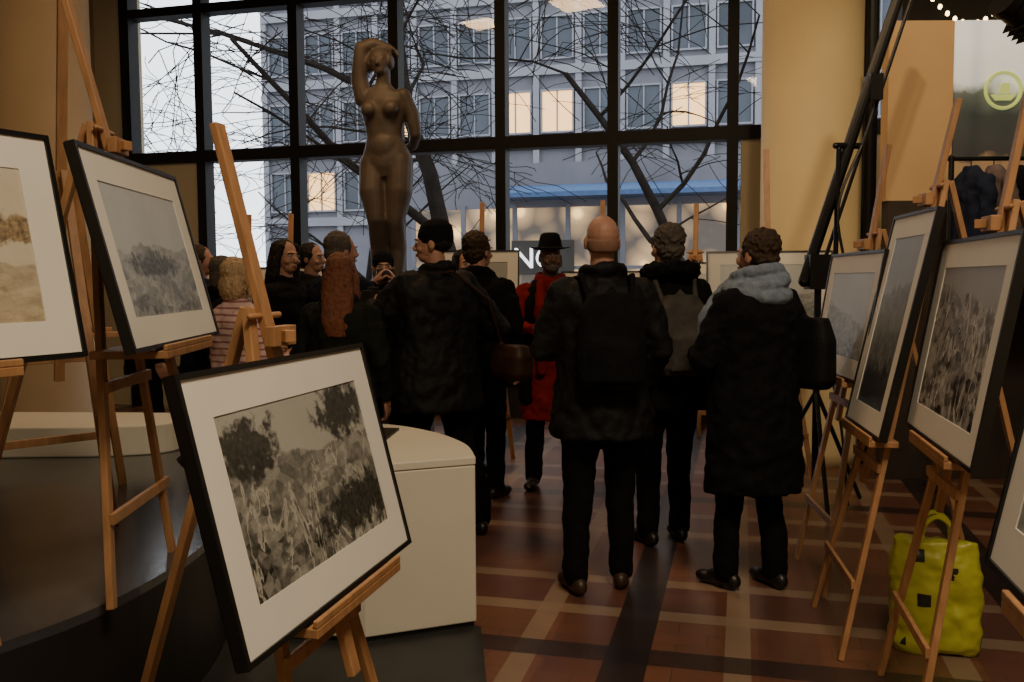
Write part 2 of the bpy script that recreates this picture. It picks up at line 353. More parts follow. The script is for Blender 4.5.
def easel(loc,th,ph,hz,Hp,above=.55,pw=.5,yb=None,splay=.29):
    e=empty('wooden_easel',loc,(0,0,th)); tn=math.tan(ph)
    Y=lambda z:.05+(z-hz)*tn
    zt=hz+Hp+.10; zm=hz+Hp+above
    if yb is None: yb=Y(0)
    L=lambda z: yb+(Y(zt)+.02-yb)*z/zt
    g=G()
    for s in (-1,1): g.beam((s*splay,yb,0),(s*.035,L(zt),zt),.036,.022)
    g.beam((0,Y(hz-.22),hz-.22),(0,Y(zm),zm),.042,.022)
    g.obj('front_legs_and_mast',M_wood,e,bevel=.003)
    g=G(); g.beam((0,Y(zt)+.045,zt),(0,max(Y(zt),yb)+.50,0.0),.036,.022); g.obj('rear_leg',M_wood,e,bevel=.003)
    g=G(); fr=(splay-.035)/zt
    for z in (.34*hz,hz-.12):
        xx=splay-fr*z+.02; g.beam((-xx,L(z)-.018,z),(xx,L(z)-.018,z),.036,.016,up=(0,1,0))
    g.obj('crossbars',M_wood,e,bevel=.003)
    g=G(); g.box((-pw/2,-.035,hz-.03),(pw/2,max(.075,L(hz)),hz-.006)); g.box((-pw/2,-.035,hz-.006),(pw/2,-.022,hz+.012)); g.obj('ledge',M_wood,e,bevel=.003)
    z=hz+Hp+.03; g=G(); g.beam((-.055,Y(z)-.03,z+.0),(.055,Y(z)-.03,z+.0),.05,.03); g.beam((-.02,Y(z)-.07,z-.0),(.02,Y(z)-.0,z),.03,.03,up=(0,0,1))
    g.tube([(-.07,Y(z+.05),z+.05),(.07,Y(z+.05),z+.05)],.008); g.obj('top_clamp',M_wood,e,bevel=.003)
def setp(BL,th,ph,Wd,H,z0,pm,above=.55,mg=.10,yb=None,sh=0,splay=.29):
    d=V((math.cos(th),math.sin(th),0)); c=V(BL)+d*Wd/2
    picture(c,th,ph,Wd,H,pm,mg); c=c+d*sh; easel((c.x,c.y,z0),th,ph,c.z-z0,H,above,yb=yb,splay=splay)
PA=printmat('print_quarry',1,(.44,.44,.40),(.035,.034,.029),(.36,.355,.31),.74,-.10,((.14,.76,.18,.17),(.82,.84,.20,.17),(.84,.22,.34,.15)),.3,1,.9,.3)
PB=printmat('print_misty_rocks',2,(.56,.60,.62),(.12,.14,.15),(.48,.51,.52),.50,.05,((.45,.40,.30,.10),),.4)
PC=printmat('print_sandy_haze',3,(.66,.60,.48),(.28,.20,.11),(.66,.54,.36),.35,0,((.85,.6,.25,.1),),.6)
PD=printmat('print_mountain',4,(.52,.56,.58),(.10,.115,.12),(.44,.47,.48),.62,-.25,(),.4)
PE=printmat('print_valley',5,(.36,.40,.43),(.05,.057,.06),(.24,.27,.28),.64,.1,((.5,.1,.8,.15),),.4)
PF=printmat('print_rocky_slope',6,(.38,.39,.38),(.05,.048,.044),(.50,.49,.46),.86,-.1,(),.3,.9,.95,.2)
setp((-.531,1.723,.706),1.32,.245,.9,.602,.006,PA,.56,yb=-.02,sh=.05)
setp((-1.049,2.48,1.274),1.636,.244,.9,.602,.5,PB,.75,yb=.14)
setp((-1.546,1.596,1.276),1.10,.212,.9,.602,.5,PC,yb=.20)
setp((1.612,4.80,1.0),-1.668,.158,.9,.602,0,PD,.5)
setp((1.482,3.956,.853),-1.723,.211,.602,.9,0,PE,.42)
setp((1.503,3.40,.915),-1.789,.17,.9,.70,0,PF,.45)
setp((.96,1.78,.90),-1.80,.2,.9,.602,0,PD,.45)
setp((1.42,6.55,1.02),-.12,.18,.9,.66,0,PB,.75)
setp((-.60,7.55,1.03),-.1,.18,.66,.70,0,PF,.40)
setp((.42,7.9,.95),-.2,.18,.7,.6,0,PE,.62)
setp((1.25,7.75,1.0),-.3,.18,.6,.62,0,PD,.5)
setp((-2.85,8.3,1.0),.1,.18,.8,.6,0,PA,.5)
setp((-2.2,7.6,1.0),0,.18,.6,.6,0,PB,.45)
easel((-2.05,4.05,.5),-2.4,.16,.75,.6,.85)
# ------------------------------------------------------------------ people
def hand(e,wr,d,nrm,m,side=1,curl=.45,name='hand'):
    d=V(d).normalized(); n=V(nrm); n=(n-d*n.dot(d)).normalized(); x=n.cross(d)*side
    M=Matrix((x,n,d)).transposed().to_4x4(); M.translation=V(wr)
    g=G(); g.ell((0,0,.045),(.040,.015,.052),M); g.tube([(0,0,-.05),(0,0,.02)],[.028,.026],M)
    for i,(fx,L) in enumerate(((-.030,.058),(-.010,.072),(.011,.078),(.031,.070))):
        p=V((fx,0,.082)); a=curl*.5; pts=[V((fx,0,.05)),p.copy()]
        for q in (.42,.32,.26):
            p=p+V((fx*.10,math.sin(a),math.cos(a)))*L*q*1.0; pts.append(p.copy()); a+=curl
        g.tube(pts,[.010,.0095,.009,.0085,.0075],M,seg=8)
    g.tube([(.022,.004,.02),(.045,.014,.045),(.055,.022,.068),(.052,.032,.088)],[.013,.0115,.010,.0085],M,seg=8)
    g.obj(name,m,e,remesh=.0045,smooth=2)
def person(name,loc,H,head,coat,pants,hair,skin,hem=.80,bulk=1.0,aL=None,aR=None,hy=0,htilt=0,shoe=None,stance=.10,feet=None,curl=.5,hood=True,face=True,arm_r=1.0):
    s=H/1.75; e=empty(name,loc,(0,0,math.radians(head)),s)
    g=G(); ft=feet or ((-stance,0,0),(stance,.04,0))
    for sx,fp in zip((-1,1),ft):
        fx,fy,rz=fp
        g.tube([(sx*.085,-.01,.93),(sx*.09+(fx-sx*.09)*.2,.005+fy*.2,.72),((sx*.09+fx)/2,fy*.5+.025,.49),(fx,fy*.9,.27),(fx,fy-.005,.085)],[.098,.092,.072,.064,.062])
    g.ell((0,-.01,.93),(.165,.115,.11)); g.obj('trousers',pants,e,remesh=.013,smooth=3,disp=.022,dscale=.10,fine=.008)
    for i,(sx,fp) in enumerate(zip((-1,1),ft)):
        fx,fy,rz=fp
        M=Matrix.Translation((fx,fy,0))@Matrix.Rotation(math.radians(rz-sx*8),4,'Z')
        g=G(); g.tube([(0,-.01,.06),(0,-.012,.13)],.042,M); g.ell((0,-.035,.045),(.038,.055,.045),M); g.ell((0,.035,.045),(.040,.08,.045),M); g.ell((0,.11,.032),(.044,.075,.034),M)
        for k,p in enumerate(g.v):
            if p.z<0: p.z=0
        g.obj('shoe_%d'%(i+1),shoe,e,remesh=.008,smooth=3)
    b=bulk; g=G()
    g.stack([(hem,.205*b,.155*b,0,-.005),(hem+(1.0-hem)*.5,.20*b,.15*b,0,-.005),(1.0,.185*b,.14*b,0,0),(1.12,.175*b,.13*b,0,0),(1.27,.195*b,.14*b,0,0),(1.37,.20*b,.13*b,0,-.005),(1.43,.165*b,.105*b,0,-.01),(1.475,.11,.085,0,-.012),(1.50,.068,.068,0,-.008)])
    aL=aL or ((-.255,-.03,1.14),(-.245,.07,.91)); aR=aR or ((.255,-.03,1.14),(.245,.07,.91))
    for sx,(el,wr) in ((-1,aL),(1,aR)):
        sh=V((sx*.175,-.01,1.39)); el=V(el); wr=V(wr)
        g.tube([sh,(sh+el)/2+V((sx*.012,0,0)),el],[.068*b*arm_r,.062*b*arm_r,.054*b*arm_r]); g.tube([el,(el+wr)/2,wr],[.054*b*arm_r,.050*b*arm_r,.043*arm_r])
    if hood: g.tube([(.085*math.cos(a*math.pi/8),-.02+.085*math.sin(a*math.pi/8),1.49-.02*math.sin(a*math.pi/8)) for a in range(16)],.030,closed=True,seg=8)
    g.obj('coat',coat,e,remesh=.012,smooth=5,disp=.036,dscale=.11,fine=.012)
    for sx,(el,wr),nm in ((-1,aL,'hand_1'),(1,aR,'hand_2')):
        d=(V(wr)-V(el)).normalized(); nrm=(-sx,0,.0) if abs(d.x)<.8 else (0,-1,0)
        hand(e,V(wr)+d*.03,d,nrm,skin,side=1 if (V((-sx,0,0)).cross(d)).dot(V((0,1,0)))>0 or abs(d.z)<.5 else -1,curl=curl,name=nm)
    hp=empty('head',(0,0,1.50),(math.radians(-htilt),0,math.radians(hy))); hp.parent=e
    T=Matrix.Translation((0,0,-1.50))
    g=G(); g.tube([(0,-.02,1.42),(0,-.005,1.58)],[.060,.054],T)
    g.ell((0,-.012,1.662),(.074,.092,.088),T); g.ell((0,.025,1.625),(.064,.070,.085),T); g.ell((0,.042,1.57),(.046,.050,.042),T)
    g.tube([(0,.088,1.642),(0,.106,1.612)],[.009,.013],T,seg=8); g.ell((0,.102,1.604),(.018,.012,.009),T)
    g.ell((0,.080,1.658),(.050,.014,.010),T); g.ell((0,.085,1.577),(.022,.012,.012),T)
    for sx in (-1,1):
        g.ell((sx*.076,-.005,1.625),(.010,.020,.031),T); g.ell((sx*.038,.066,1.605),(.022,.022,.02),T)
    g.obj('face',skin,hp,remesh=.0055,smooth=2)
    if face:
        g=G(); 
        for sx in (-1,1): g.ell((sx*.029,.083,1.641),(.0125,.009,.007),T)
        g.obj('eyes',M_eye,hp,shade=True)
        g=G()
        for sx in (-1,1): g.ell((sx*.029,.090,1.641),(.0055,.004,.0055),T)
        g.obj('pupils',M_black,hp,shade=True)
        g=G()
        for sx in (-1,1): g.tube([(sx*.014,.096,1.657),(sx*.030,.095,1.661),(sx*.046,.083,1.656)],.0035,T,seg=6)
        g.obj('eyebrows',M_brow,hp)
        g=G(); g.ell((0,.0955,1.576),(.022,.006,.0035),T); g.ell((0,.095,1.569),(.018,.006,.004),T); g.obj('lips',M_lip,hp,shade=True)
    kind,hm=hair
    g=G(); dsp=.014
    if kind in('short','messy','bob','long'):
        g.ell((0,-.024,1.672),(.082,.093,.088),T); g.ell((0,-.045,1.625),(.078,.066,.075),T)
        for sx in (-1,1): g.ell((sx*.070,-.005,1.655),(.014,.045,.045),T)
    if kind=='messy':
        g.ell((0,-.03,1.69),(.086,.092,.078),T); dsp=.026
    if kind=='bob':
        g.ell((0,-.05,1.58),(.088,.065,.10),T)
        for sx in (-1,1): g.tube([(sx*.072,.02,1.70),(sx*.084,.015,1.62),(sx*.08,.02,1.53)],[.022,.026,.018],T)
        dsp=.016
    if kind=='long':
        g.stack([(1.27,.06,.025,0,-.135),(1.36,.09,.04,0,-.125),(1.50,.095,.055,0,-.085),(1.62,.09,.07,0,-.05),(1.70,.07,.07,0,-.04)],T)
        for sx in (-1,1): g.tube([(sx*.060,.040,1.71),(sx*.084,.02,1.62),(sx*.088,.0,1.52),(sx*.095,-.01,1.38)],[.018,.024,.03,.02],T)
        dsp=.012
    if kind=='rim':
        g.stack([(1.585,.066,.055,0,-.035),(1.61,.0745,.072,0,-.026),(1.640,.0765,.082,0,-.019),(1.645,.07,.08,0,-.018)],T); dsp=.001
    if kind in('beanie',):
        g.stack([(1.635,.082,.095,0,-.018),(1.66,.084,.101,0,-.016),(1.69,.084,.10,0,-.016),(1.73,.074,.088,0,-.02),(1.758,.05,.06,0,-.024),(1.772,.02,.025,0,-.026)],T); dsp=.008
    if kind=='fedora':
        dsp=.0
        g.stack([(1.690,.086,.100,0,-.008),(1.715,.084,.099,0,-.008),(1.76,.076,.09,0,-.008),(1.795,.066,.078,0,-.008),(1.808,.045,.055,0,-.008)],T)
        R=[]
        for k,(r0,z) in enumerate(((.07,1.700),(.12,1.698),(.142,1.704),(.144,1.710),(.12,1.706),(.07,1.708))):
            R.append([(r0*math.cos(j*math.pi/16),-.005+r0*1.12*math.sin(j*math.pi/16),z-(.014*math.sin(j*math.pi/16)**2 if r0>.1 else 0)) for j in range(32)])
        g.loft(R,T)
    if g.v: g.obj('hat' if kind in('fedora','beanie') else 'hair',hm,hp,remesh=.0065,smooth=2,disp=dsp,dscale=.018)
    if kind in('fedora','beanie'):
        g=G(); g.ell((0,-.035,1.64),(.079,.075,.06),T); g.obj('hair',M_hdark,hp,remesh=.007,disp=.01,dscale=.03)
    return e,hp,T
def cloth(n,c,**k): return mat(n,c,k.pop('rough',.9),k.pop('var',.25),k.pop('scale',12),.35,90,spec=k.pop('spec',.15),**k)
HS=dict(stretch=(4,4,.5))
M_eye=mat('eye_white',(.5,.48,.45),.3,.02); M_brow=mat('brow_hair',(.03,.02,.015),.8); M_lip=mat('lip_skin',(.30,.11,.09),.5)
M_hdark=mat('dark_hair',(.012,.009,.007),.6,.4,30,.6,60,spec=.3,**HS)
M_hbrown=mat('brown_hair',(.045,.026,.015),.6,.4,30,.6,60,spec=.3,**HS)
M_hgrey=mat('grey_hair',(.085,.07,.06),.65,.4,30,.6,60,spec=.3,**HS)
M_hred=mat('auburn_hair',(.15,.045,.018),.55,.45,30,.7,60,**HS)
M_hblond=mat('blond_hair',(.45,.31,.17),.55,.35,30,.6,60,**HS)
M_skin=mat('skin_light',(.42,.22,.15),.55,.08,10,.05,80); M_skind=mat('skin_brown',(.17,.08,.05),.5,.1,10,.05,80)
M_stub=mat('shaved_stubble',(.24,.13,.09),.7,.1,30)
M_blk=cloth('black_wool',(.0055,.0055,.0068)); M_blk2=cloth('black_nylon',(.005,.005,.0063),rough=.7,spec=.25); M_navy=cloth('navy_wool',(.007,.010,.022))
M_trs=cloth('dark_trousers',(.005,.005,.007)); M_red=cloth('red_wool',(.20,.010,.012)); M_scarf=cloth('lightblue_scarf',(.19,.235,.30),scale=25)
M_olive=cloth('grey_canvas',(.07,.063,.055)); M_dkgreen=cloth('dark_green_coat',(.010,.012,.010))
M_shoe=mat('black_leather',(.010,.009,.009),.4,.2); M_brshoe=mat('brown_leather',(.045,.024,.015),.45,.2); M_bag=mat('brown_leather_bag',(.035,.015,.008),.55,.3,spec=.3)
def stripes():
    m=bpy.data.materials.new('pink_striped_knit'); t=nt(m); o=N(t,'ShaderNodeOutputMaterial'); b=N(t,'ShaderNodeBsdfPrincipled'); t.links.new(b.outputs[0],o.inputs[0])
    tc=N(t,'ShaderNodeTexCoord'); w=N(t,'ShaderNodeTexWave'); w.bands_direction='Z'; w.inputs['Scale'].default_value=8; w.inputs['Distortion'].default_value=1; t.links.new(tc.outputs['Object'],w.inputs[0])
    r=N(t,'ShaderNodeValToRGB'); r.color_ramp.elements[0].position=.12; r.color_ramp.elements[1].position=.3; r.color_ramp.elements[0].color=(.30,.12,.12,1); r.color_ramp.elements[1].color=(.60,.42,.39,1)
    t.links.new(w.outputs['Fac'],r.inputs[0]); t.links.new(r.outputs[0],b.inputs['Base Color']); b.inputs['Roughness'].default_value=.9; return m
def backpack(e,m,w=.15,h0=.98,h1=1.40,y=-.15,d=.15,strap=True):
    g=G(); zc=(h0+h1)/2
    g.stack([(h0,w*.85,d*.45,0,y-d*.45),(h0+.04,w,d*.55,0,y-d*.5),(zc,w,d*.58,0,y-d*.5),(h1-.07,w*.92,d*.5,0,y-d*.42),(h1,w*.6,d*.3,0,y-d*.3)],pw=.6)
    g.stack([(h0+.03,w*.72,d*.25,0,y-d*.95),(h0+.2,w*.72,d*.25,0,y-d*.98),(h0+.23,w*.6,d*.15,0,y-d*.9)],pw=.6)
    if strap:
        for sx in (-1,1): g.tube([(sx*.09,y-.02,h1-.05),(sx*.115,y+.06,1.475),(sx*.13,.06,1.46),(sx*.14,.15,1.33),(sx*.165,.13,1.18),(sx*.17,-.02,1.08),(sx*.11,y,1.04)],.016,seg=8)
    g.tube([(-.03,y-.03,h1-.01),(0,y-.03,h1+.03),(.03,y-.03,h1-.01)],.008,seg=8)
    g.obj('backpack',m,e,remesh=.009,smooth=3,disp=.01,dscale=.06)
# bald man
e,h,T=person('bald_man',(.415,4.17,0),1.765,6,M_blk2,M_trs,('rim',M_stub),M_skin,hem=.74,bulk=1.18,shoe=M_brshoe,feet=((-.12,.0,4),(.11,.07,-6)),aL=((-.27,.03,1.15),(-.15,.24,1.12)),aR=((.265,-.02,1.14),(.22,.12,.93)),htilt=-4)
backpack(e,M_blk,.15,.98,1.40,-.18,.09)
e,h,T=person('man_with_backpack',(.85,4.95,0),1.76,12,M_blk,M_trs,('messy',M_hgrey),M_skin,hem=.76,bulk=1.15,shoe=M_shoe,aL=((-.26,.02,1.15),(-.18,.22,1.05)),hy=8)
backpack(e,M_olive,.135,.96,1.38,-.16,.14)
g=G(); g.tube([(.12*math.cos(a*math.pi/8),-.05+.11*math.sin(a*math.pi/8),1.50-.02*math.sin(a*math.pi/8)) for a in range(16)],.045,closed=True,seg=8); g.obj('fur_hood',M_blk,e,remesh=.01,disp=.04,dscale=.03)
# woman with scarf
e,h,T=person('woman_with_scarf',(1.14,4.22,0),1.69,30,M_blk,M_trs,('messy',M_hbrown),M_skin,hem=.50,bulk=1.30,shoe=M_shoe,feet=((-.12,.06,0),(.10,-.05,0)),aL=((-.27,.06,1.14),(-.12,.27,1.15)),aR=((.27,.02,1.13),(.16,.26,1.10)),hy=10,htilt=-2)
g=G()
for k,(r0,z,tr) in enumerate(((.130,1.46,.040),(.120,1.505,.038),(.102,1.545,.032))):
    g.tube([(r0*math.cos(a*math.pi/10),-.01+r0*math.sin(a*math.pi/10),z+.025*math.sin(a*math.pi/10+k*1.5)) for a in range(20)],tr,closed=True,seg=10)
g.tube([(-.05,.15,1.46),(-.12,.20,1.32),(-.12,.22,1.14)],[.05,.055,.045])
g.obj('scarf',M_scarf,e,remesh=.008,smooth=1,disp=.014,dscale=.05,fine=.006)
g=G(); g.stack([(.98,.06,.12,.30,-.06),(1.02,.075,.15,.30,-.06),(1.22,.07,.15,.30,-.06),(1.33,.05,.12,.29,-.06)],pw=.6); g.tube([(.29,-.06,1.32),(.22,-.04,1.46),(.10,-.03,1.48)],.014,seg=8); g.obj('shoulder_bag',M_blk2,e,remesh=.01,smooth=3)
# man with hat
e,h,T=person('man_with_hat',(.27,6.3,0),1.74,180,M_red,M_trs,('fedora',M_blk),M_skind,hem=.50,bulk=1.05,shoe=M_shoe,feet=((-.14,.05,8),(.12,-.04,-8)),aL=((-.27,.05,1.14),(-.20,.05,.90)),aR=((.26,.06,1.15),(.12,.28,1.15)),hy=8,curl=.8)
g=G()
for sx in (-1,1):
    g.stack([(.62,.075,.16,sx*.155,-.04),(1.0,.075,.155,sx*.15,-.04),(1.15,.07,.15,sx*.145,-.03),(1.30,.07,.15,sx*.135,-.03),(1.42,.06,.125,sx*.115,-.03),(1.48,.045,.085,sx*.08,-.02)])
g.stack([(.62,.19,.07,0,-.13),(1.1,.18,.07,0,-.12),(1.45,.15,.06,0,-.08)])
g.obj('open_jacket',M_blk,e,remesh=.012,smooth=4,disp=.02)
g=G(); g.ell((0,.060,1.560),(.050,.046,.040),T); g.ell((0,.092,1.592),(.026,.010,.006),T)
for sx in (-1,1): g.tube([(sx*.068,.02,1.62),(sx*.060,.05,1.575)],.014,T)
g.obj('beard',M_hgrey,h,remesh=.006,disp=.008,dscale=.02)
g=G(); g.tube([(-.07,.10,1.45),(-.07,.16,1.25),(-.07,.17,.85)],[.035,.04,.035]); g.tube([(.07,.10,1.45),(.07,.155,1.30),(.07,.17,.85)],[.035,.04,.035]); g.obj('red_scarf',M_red,e,remesh=.01,disp=.02)
g=G(); g.box((-.05,-.01,-.035),(.05,.01,.035),Matrix.Translation((.05,.37,1.17))@Matrix.Rotation(.4,4,'X')); g.obj('phone',M_black,e,bevel=.004)
# man with beanie
e,h,T=person('man_with_beanie',(-.44,5.15,0),1.80,40,M_blk2,M_trs,('beanie',M_blk),M_skin,hem=.72,bulk=1.42,shoe=M_shoe,feet=((-.14,.06,0),(.20,-.14,-20)),aL=((-.32,.16,1.16),(-.16,.38,1.28)),aR=((.40,-.05,1.15),(.30,.20,1.08)),hy=44,htilt=2,curl=.8)
g=G(); g.stack([(.86,.07,.11,.42,-.16),(.90,.085,.14,.42,-.16),(1.00,.08,.14,.42,-.16),(1.06,.055,.11,.42,-.16)],pw=.6); g.tube([(.40,-.10,1.05),(.25,-.16,1.32),(.0,-.17,1.48),(-.15,.05,1.44)],.012,seg=8); g.obj('shoulder_bag',M_bag,e,remesh=.009,smooth=3)
g=G(); M_=Matrix.Translation((-.12,.46,1.33))@Matrix.Rotation(.3,4,'Z'); g.box((-.065,-.03,-.045),(.065,.03,.045),M_); g.tube([(0,.02,0),(0,.10,0)],.035,M_,balls=False); g.box((-.025,-.03,.04),(.025,.02,.065),M_); g.obj('camera_body',M_black,e,bevel=.005)
# others
person('brown_haired_visitor',(-.22,6.0,0),1.78,-20,M_blk,M_trs,('messy',M_hbrown),M_skin,hem=.8,bulk=1.1,shoe=M_shoe,hy=-20)
person('red_haired_woman',(-.93,4.90,0),1.62,-15,M_dkgreen,M_trs,('long',M_hred),M_skin,hem=.62,bulk=1.08,shoe=M_shoe,hy=15)
person('grey_haired_man',(-1.08,5.75,0),1.78,-35,M_navy,M_trs,('short',M_hgrey),M_skin,hem=.78,bulk=1.2,shoe=M_shoe,hy=-20,aR=((.27,.05,1.14),(.15,.25,1.12)))
person('long_haired_man',(-1.50,6.0,0),1.745,-105,M_blk,M_trs,('long',M_hdark),M_skin,hem=.8,bulk=1.1,shoe=M_shoe,hy=-20)
person('blond_woman',(-1.50,4.95,0),1.60,-45,stripes(),M_trs,('bob',M_hblond),M_skin,hem=.82,bulk=1.15,shoe=M_shoe,hood=False,hy=15,aR=((.25,.02,1.13),(.14,.22,1.15)),aL=((-.25,.02,1.13),(-.14,.22,1.15)))
person('grey_haired_woman',(-1.93,6.1,0),1.64,-70,M_blk,M_trs,('bob',M_hgrey),M_skin,hem=.78,bulk=1.05,shoe=M_shoe)
person('visitor',(-2.30,6.7,0),1.74,-80,M_navy,M_trs,('short',M_hbrown),M_skin,hem=.78,bulk=1.1,shoe=M_shoe)
person('visitor',(-2.80,6.9,0),1.72,-70,M_blk,M_trs,('messy',M_hdark),M_skin,hem=.78,bulk=1.1,shoe=M_shoe)
person('visitor',(-1.52,6.9,0),1.76,-110,M_blk,M_trs,('short',M_hdark),M_skin,hem=.78,bulk=1.1,shoe=M_shoe)
person('visitor',(-.36,6.85,0),1.70,-150,M_navy,M_trs,('bob',M_hdark),M_skin,hem=.78,bulk=1.05,shoe=M_shoe)
e,h,T=person('visitor_with_camera',(-.95,6.7,0),1.68,-168,M_blk,M_trs,('beanie',M_blk),M_skin,hem=.78,bulk=1.1,shoe=M_shoe,aL=((-.26,.16,1.22),(-.09,.24,1.50)),aR=((.26,.16,1.22),(.09,.24,1.50)),curl=.9)
g=G(); M_=Matrix.Translation((0,.22,1.58)); g.box((-.065,-.03,-.04),(.065,.03,.04),M_); g.tube([(0,.02,0),(0,.09,0)],.032,M_,balls=False); g.obj('camera_body',M_black,e,bevel=.005)
# ------------------------------------------------------------------ statue
M_st=mat('bronze_statue',(.095,.075,.063),.55,.3,6,.3,25)
st=empty('nude_statue',(-1.13,8.2,1.41),(0,0,math.radians(172)),2.14/1.75)
g=G()
g.tube([(-.10,-.01,.92),(-.11,.03,.70),(-.080,.04,.48),(-.085,-.02,.28),(-.075,-.01,.06)],[.108,.100,.070,.066,.045])
g.tube([(.09,-.01,.90),(.085,.06,.69),(.05,.08,.49),(.06,.0,.29),(.07,-.02,.06)],[.108,.098,.068,.064,.045])
for x in (-.08,.075): g.ell((x,.06,.03),(.04,.11,.03)); g.ell((x,-.02,.05),(.04,.045,.05))
g.tube([(0,-.07,.0),(0,-.07,.45),(0,-.04,.6)],[.10,.08,.04])
g.stack([(.80,.13,.10,0,0),(.88,.192,.122,-.01,-.01),(.95,.190,.122,-.012,-.01),(1.03,.155,.108,-.006,0),(1.10,.132,.095,.002,.005),(1.17,.138,.096,.006,.005),(1.27,.162,.106,.01,.0),(1.35,.178,.104,.01,0),(1.41,.155,.085,.01,0),(1.45,.085,.065,.01,0),(1.49,.055,.055,.01,0)])
for x in (-.072,.092): g.ell((x,.090,1.285),(.060,.058,.060))
for x in (-.08,.07): g.ell((x,-.08,.90),(.09,.08,.09))
g.ell((0,.07,1.02),(.10,.055,.10))
g.tube([(.01,0,1.42),(.0,.01,1.56)],[.058,.052])
g.tube([(.155,0,1.38),(.185,.0,1.52),(.165,.01,1.74)],[.070,.066,.054]); g.tube([(.165,.01,1.74),(.08,-.02,1.78),(-.02,-.05,1.75)],[.054,.048,.036])
g.ell((-.03,-.05,1.74),(.05,.03,.03))
g.tube([(-.14,0,1.39),(-.205,-.02,1.25),(-.225,-.03,1.12)],[.062,.055,.046]); g.tube([(-.225,-.03,1.12),(-.18,-.12,1.05),(-.09,-.15,1.02)],[.045,.038,.028]); g.ell((-.05,-.15,1.02),(.05,.025,.03))
Th=Matrix.Translation((.005,.01,1.50))@Matrix.Rotation(math.radians(8),4,'Y')@Matrix.Translation((0,0,-1.50))
g.ell((0,-.012,1.655),(.084,.096,.088),Th); g.ell((0,.025,1.62),(.066,.070,.08),Th); g.ell((0,.042,1.57),(.046,.048,.038),Th); g.tube([(0,.090,1.64),(0,.106,1.61)],[.010,.014],Th,seg=8); g.ell((0,-.09,1.63),(.06,.05,.06),Th)
for sx in (-1,1): g.ell((sx*.078,-.01,1.64),(.022,.06,.06),Th); g.ell((sx*.035,.075,1.652),(.022,.012,.008),Th)
g.obj('figure',M_st,st,remesh=.011,smooth=2)
g=G(); 
for i,(fx) in enumerate((-.03,-.01,.01,.03)): g.tube([(-.03,-.045,1.75),(-.080,-.04+fx*.6,1.73),(-.10,-.03+fx*.6,1.69)],[.012,.011,.009],seg=8); 
g.obj('fingers',M_st,st,remesh=.006)
g=G(); g.box((-.26,-.24,-.06),(.26,.24,.02)); g.obj('statue_base',M_st,st,bevel=.01)
e=empty('statue_pedestal',(-1.13,8.2,0))
g=G(); g.box((-.38,-.38,0),(.38,.38,.12)); g.box((-.33,-.33,.12),(.33,.33,1.24)); g.box((-.36,-.36,1.24),(.36,.36,1.335)); g.obj('plinth',mat('dark_stone',(.05,.042,.038),.5,.3),e,bevel=.01)
# ------------------------------------------------------------------ props on the right
e=empty('boom_light_stand')
g=G(); g.tube([(1.95,5.75,.15),(1.95,5.75,1.62)],.022,balls=False)
for a in (.4,2.5,4.6): g.tube([(1.95,5.75,.75),(1.95+.38*math.cos(a),5.75+.38*math.sin(a),.02)],.014)
g.tube([(1.86,5.75,1.45),(2.48,5.75,3.40)],.036); g.tube([(1.95,5.79,1.42),(2.56,5.79,3.34)],.012)
g.tube([(2.06,5.73,2.28),(2.05,5.73,1.50)],.016); g.tube([(2.04,5.73,2.30),(2.20,5.75,2.30)],.02); g.box((1.88,5.69,1.40),(2.02,5.81,1.62)); g.box((2.24,5.70,2.58),(2.32,5.82,2.74))
g.obj('stand_and_boom',M_metal,e)
g=G(); g.tube(spline([(2.2,5.72,2.3),(2.05,5.7,1.9),(2.12,5.7,1.4),(2.02,5.7,1.0),(2.1,5.7,.5),(2.15,5.7,.02)],6),.009,seg=6); g.obj('cable',M_black,e)
e=empty('stage_spotlight',(3.06,5.5,3.03),(0,math.radians(-62),.3))
g=G(); g.stack([(-.16,.07,.07,0,0),(-.13,.09,.09,0,0),(.10,.09,.09,0,0),(.11,.10,.10,0,0),(.17,.10,.10,0,0)],seg=24)
for k in range(4): g.box((-.10,-.10,-.12+k*.04),(.10,.10,-.115+k*.04))
g.obj('can',M_metal,e,bevel=.003)
e2=empty('lighting_pole'); g=G(); g.tube([(3.06,5.36,3.03),(3.06,5.36,3.20),(3.06,5.64,3.20),(3.06,5.64,3.03)],.01,seg=6); g.tube([(3.06,5.5,3.20),(3.06,5.5,5.3)],.018,balls=False); g.obj('drop_pole',M_metal,e2)
e=empty('coat_rack')
g=G(); g.tube([(2.9,6.0,0),(2.9,6.0,2.26)],.018); g.tube([(3.75,6.0,0),(3.75,6.0,2.26)],.018); g.tube([(2.85,6.0,2.25),(3.8,6.0,2.25)],.016)
for x in (2.9,3.75): g.tube([(x,5.75,.03),(x,6.25,.03)],.018)
g.obj('rack_frame',M_metal,e)
for i,(x,c) in enumerate(((3.03,cloth('navy_jacket',(.016,.022,.045))),(3.18,cloth('grey_jacket',(.14,.11,.11))),(3.33,M_blk),(3.48,cloth('red_brown_jacket',(.16,.04,.03))))):
    g=G(); g.stack([(1.25,.06,.20,x,6.0),(1.6,.065,.20,x,6.0),(2.0,.07,.21,x,6.0),(2.12,.06,.17,x,6.0),(2.2,.04,.05,x,6.0)]); 
    for sy in (-1,1): g.tube([(x,6.0+sy*.19,2.08),(x+.02,6.0+sy*.24,1.75),(x,6.0+sy*.22,1.45)],[.055,.05,.045])
    g.obj('coat_%d'%(i+1),c,e,remesh=.013,smooth=3,disp=.05,dscale=.1)
    g=G(); g.tube([(x,6.0,2.19),(x,6.0,2.24),(x,6.02,2.265)],.004,seg=6); g.obj('hanger_%d'%(i+1),M_metal,e)
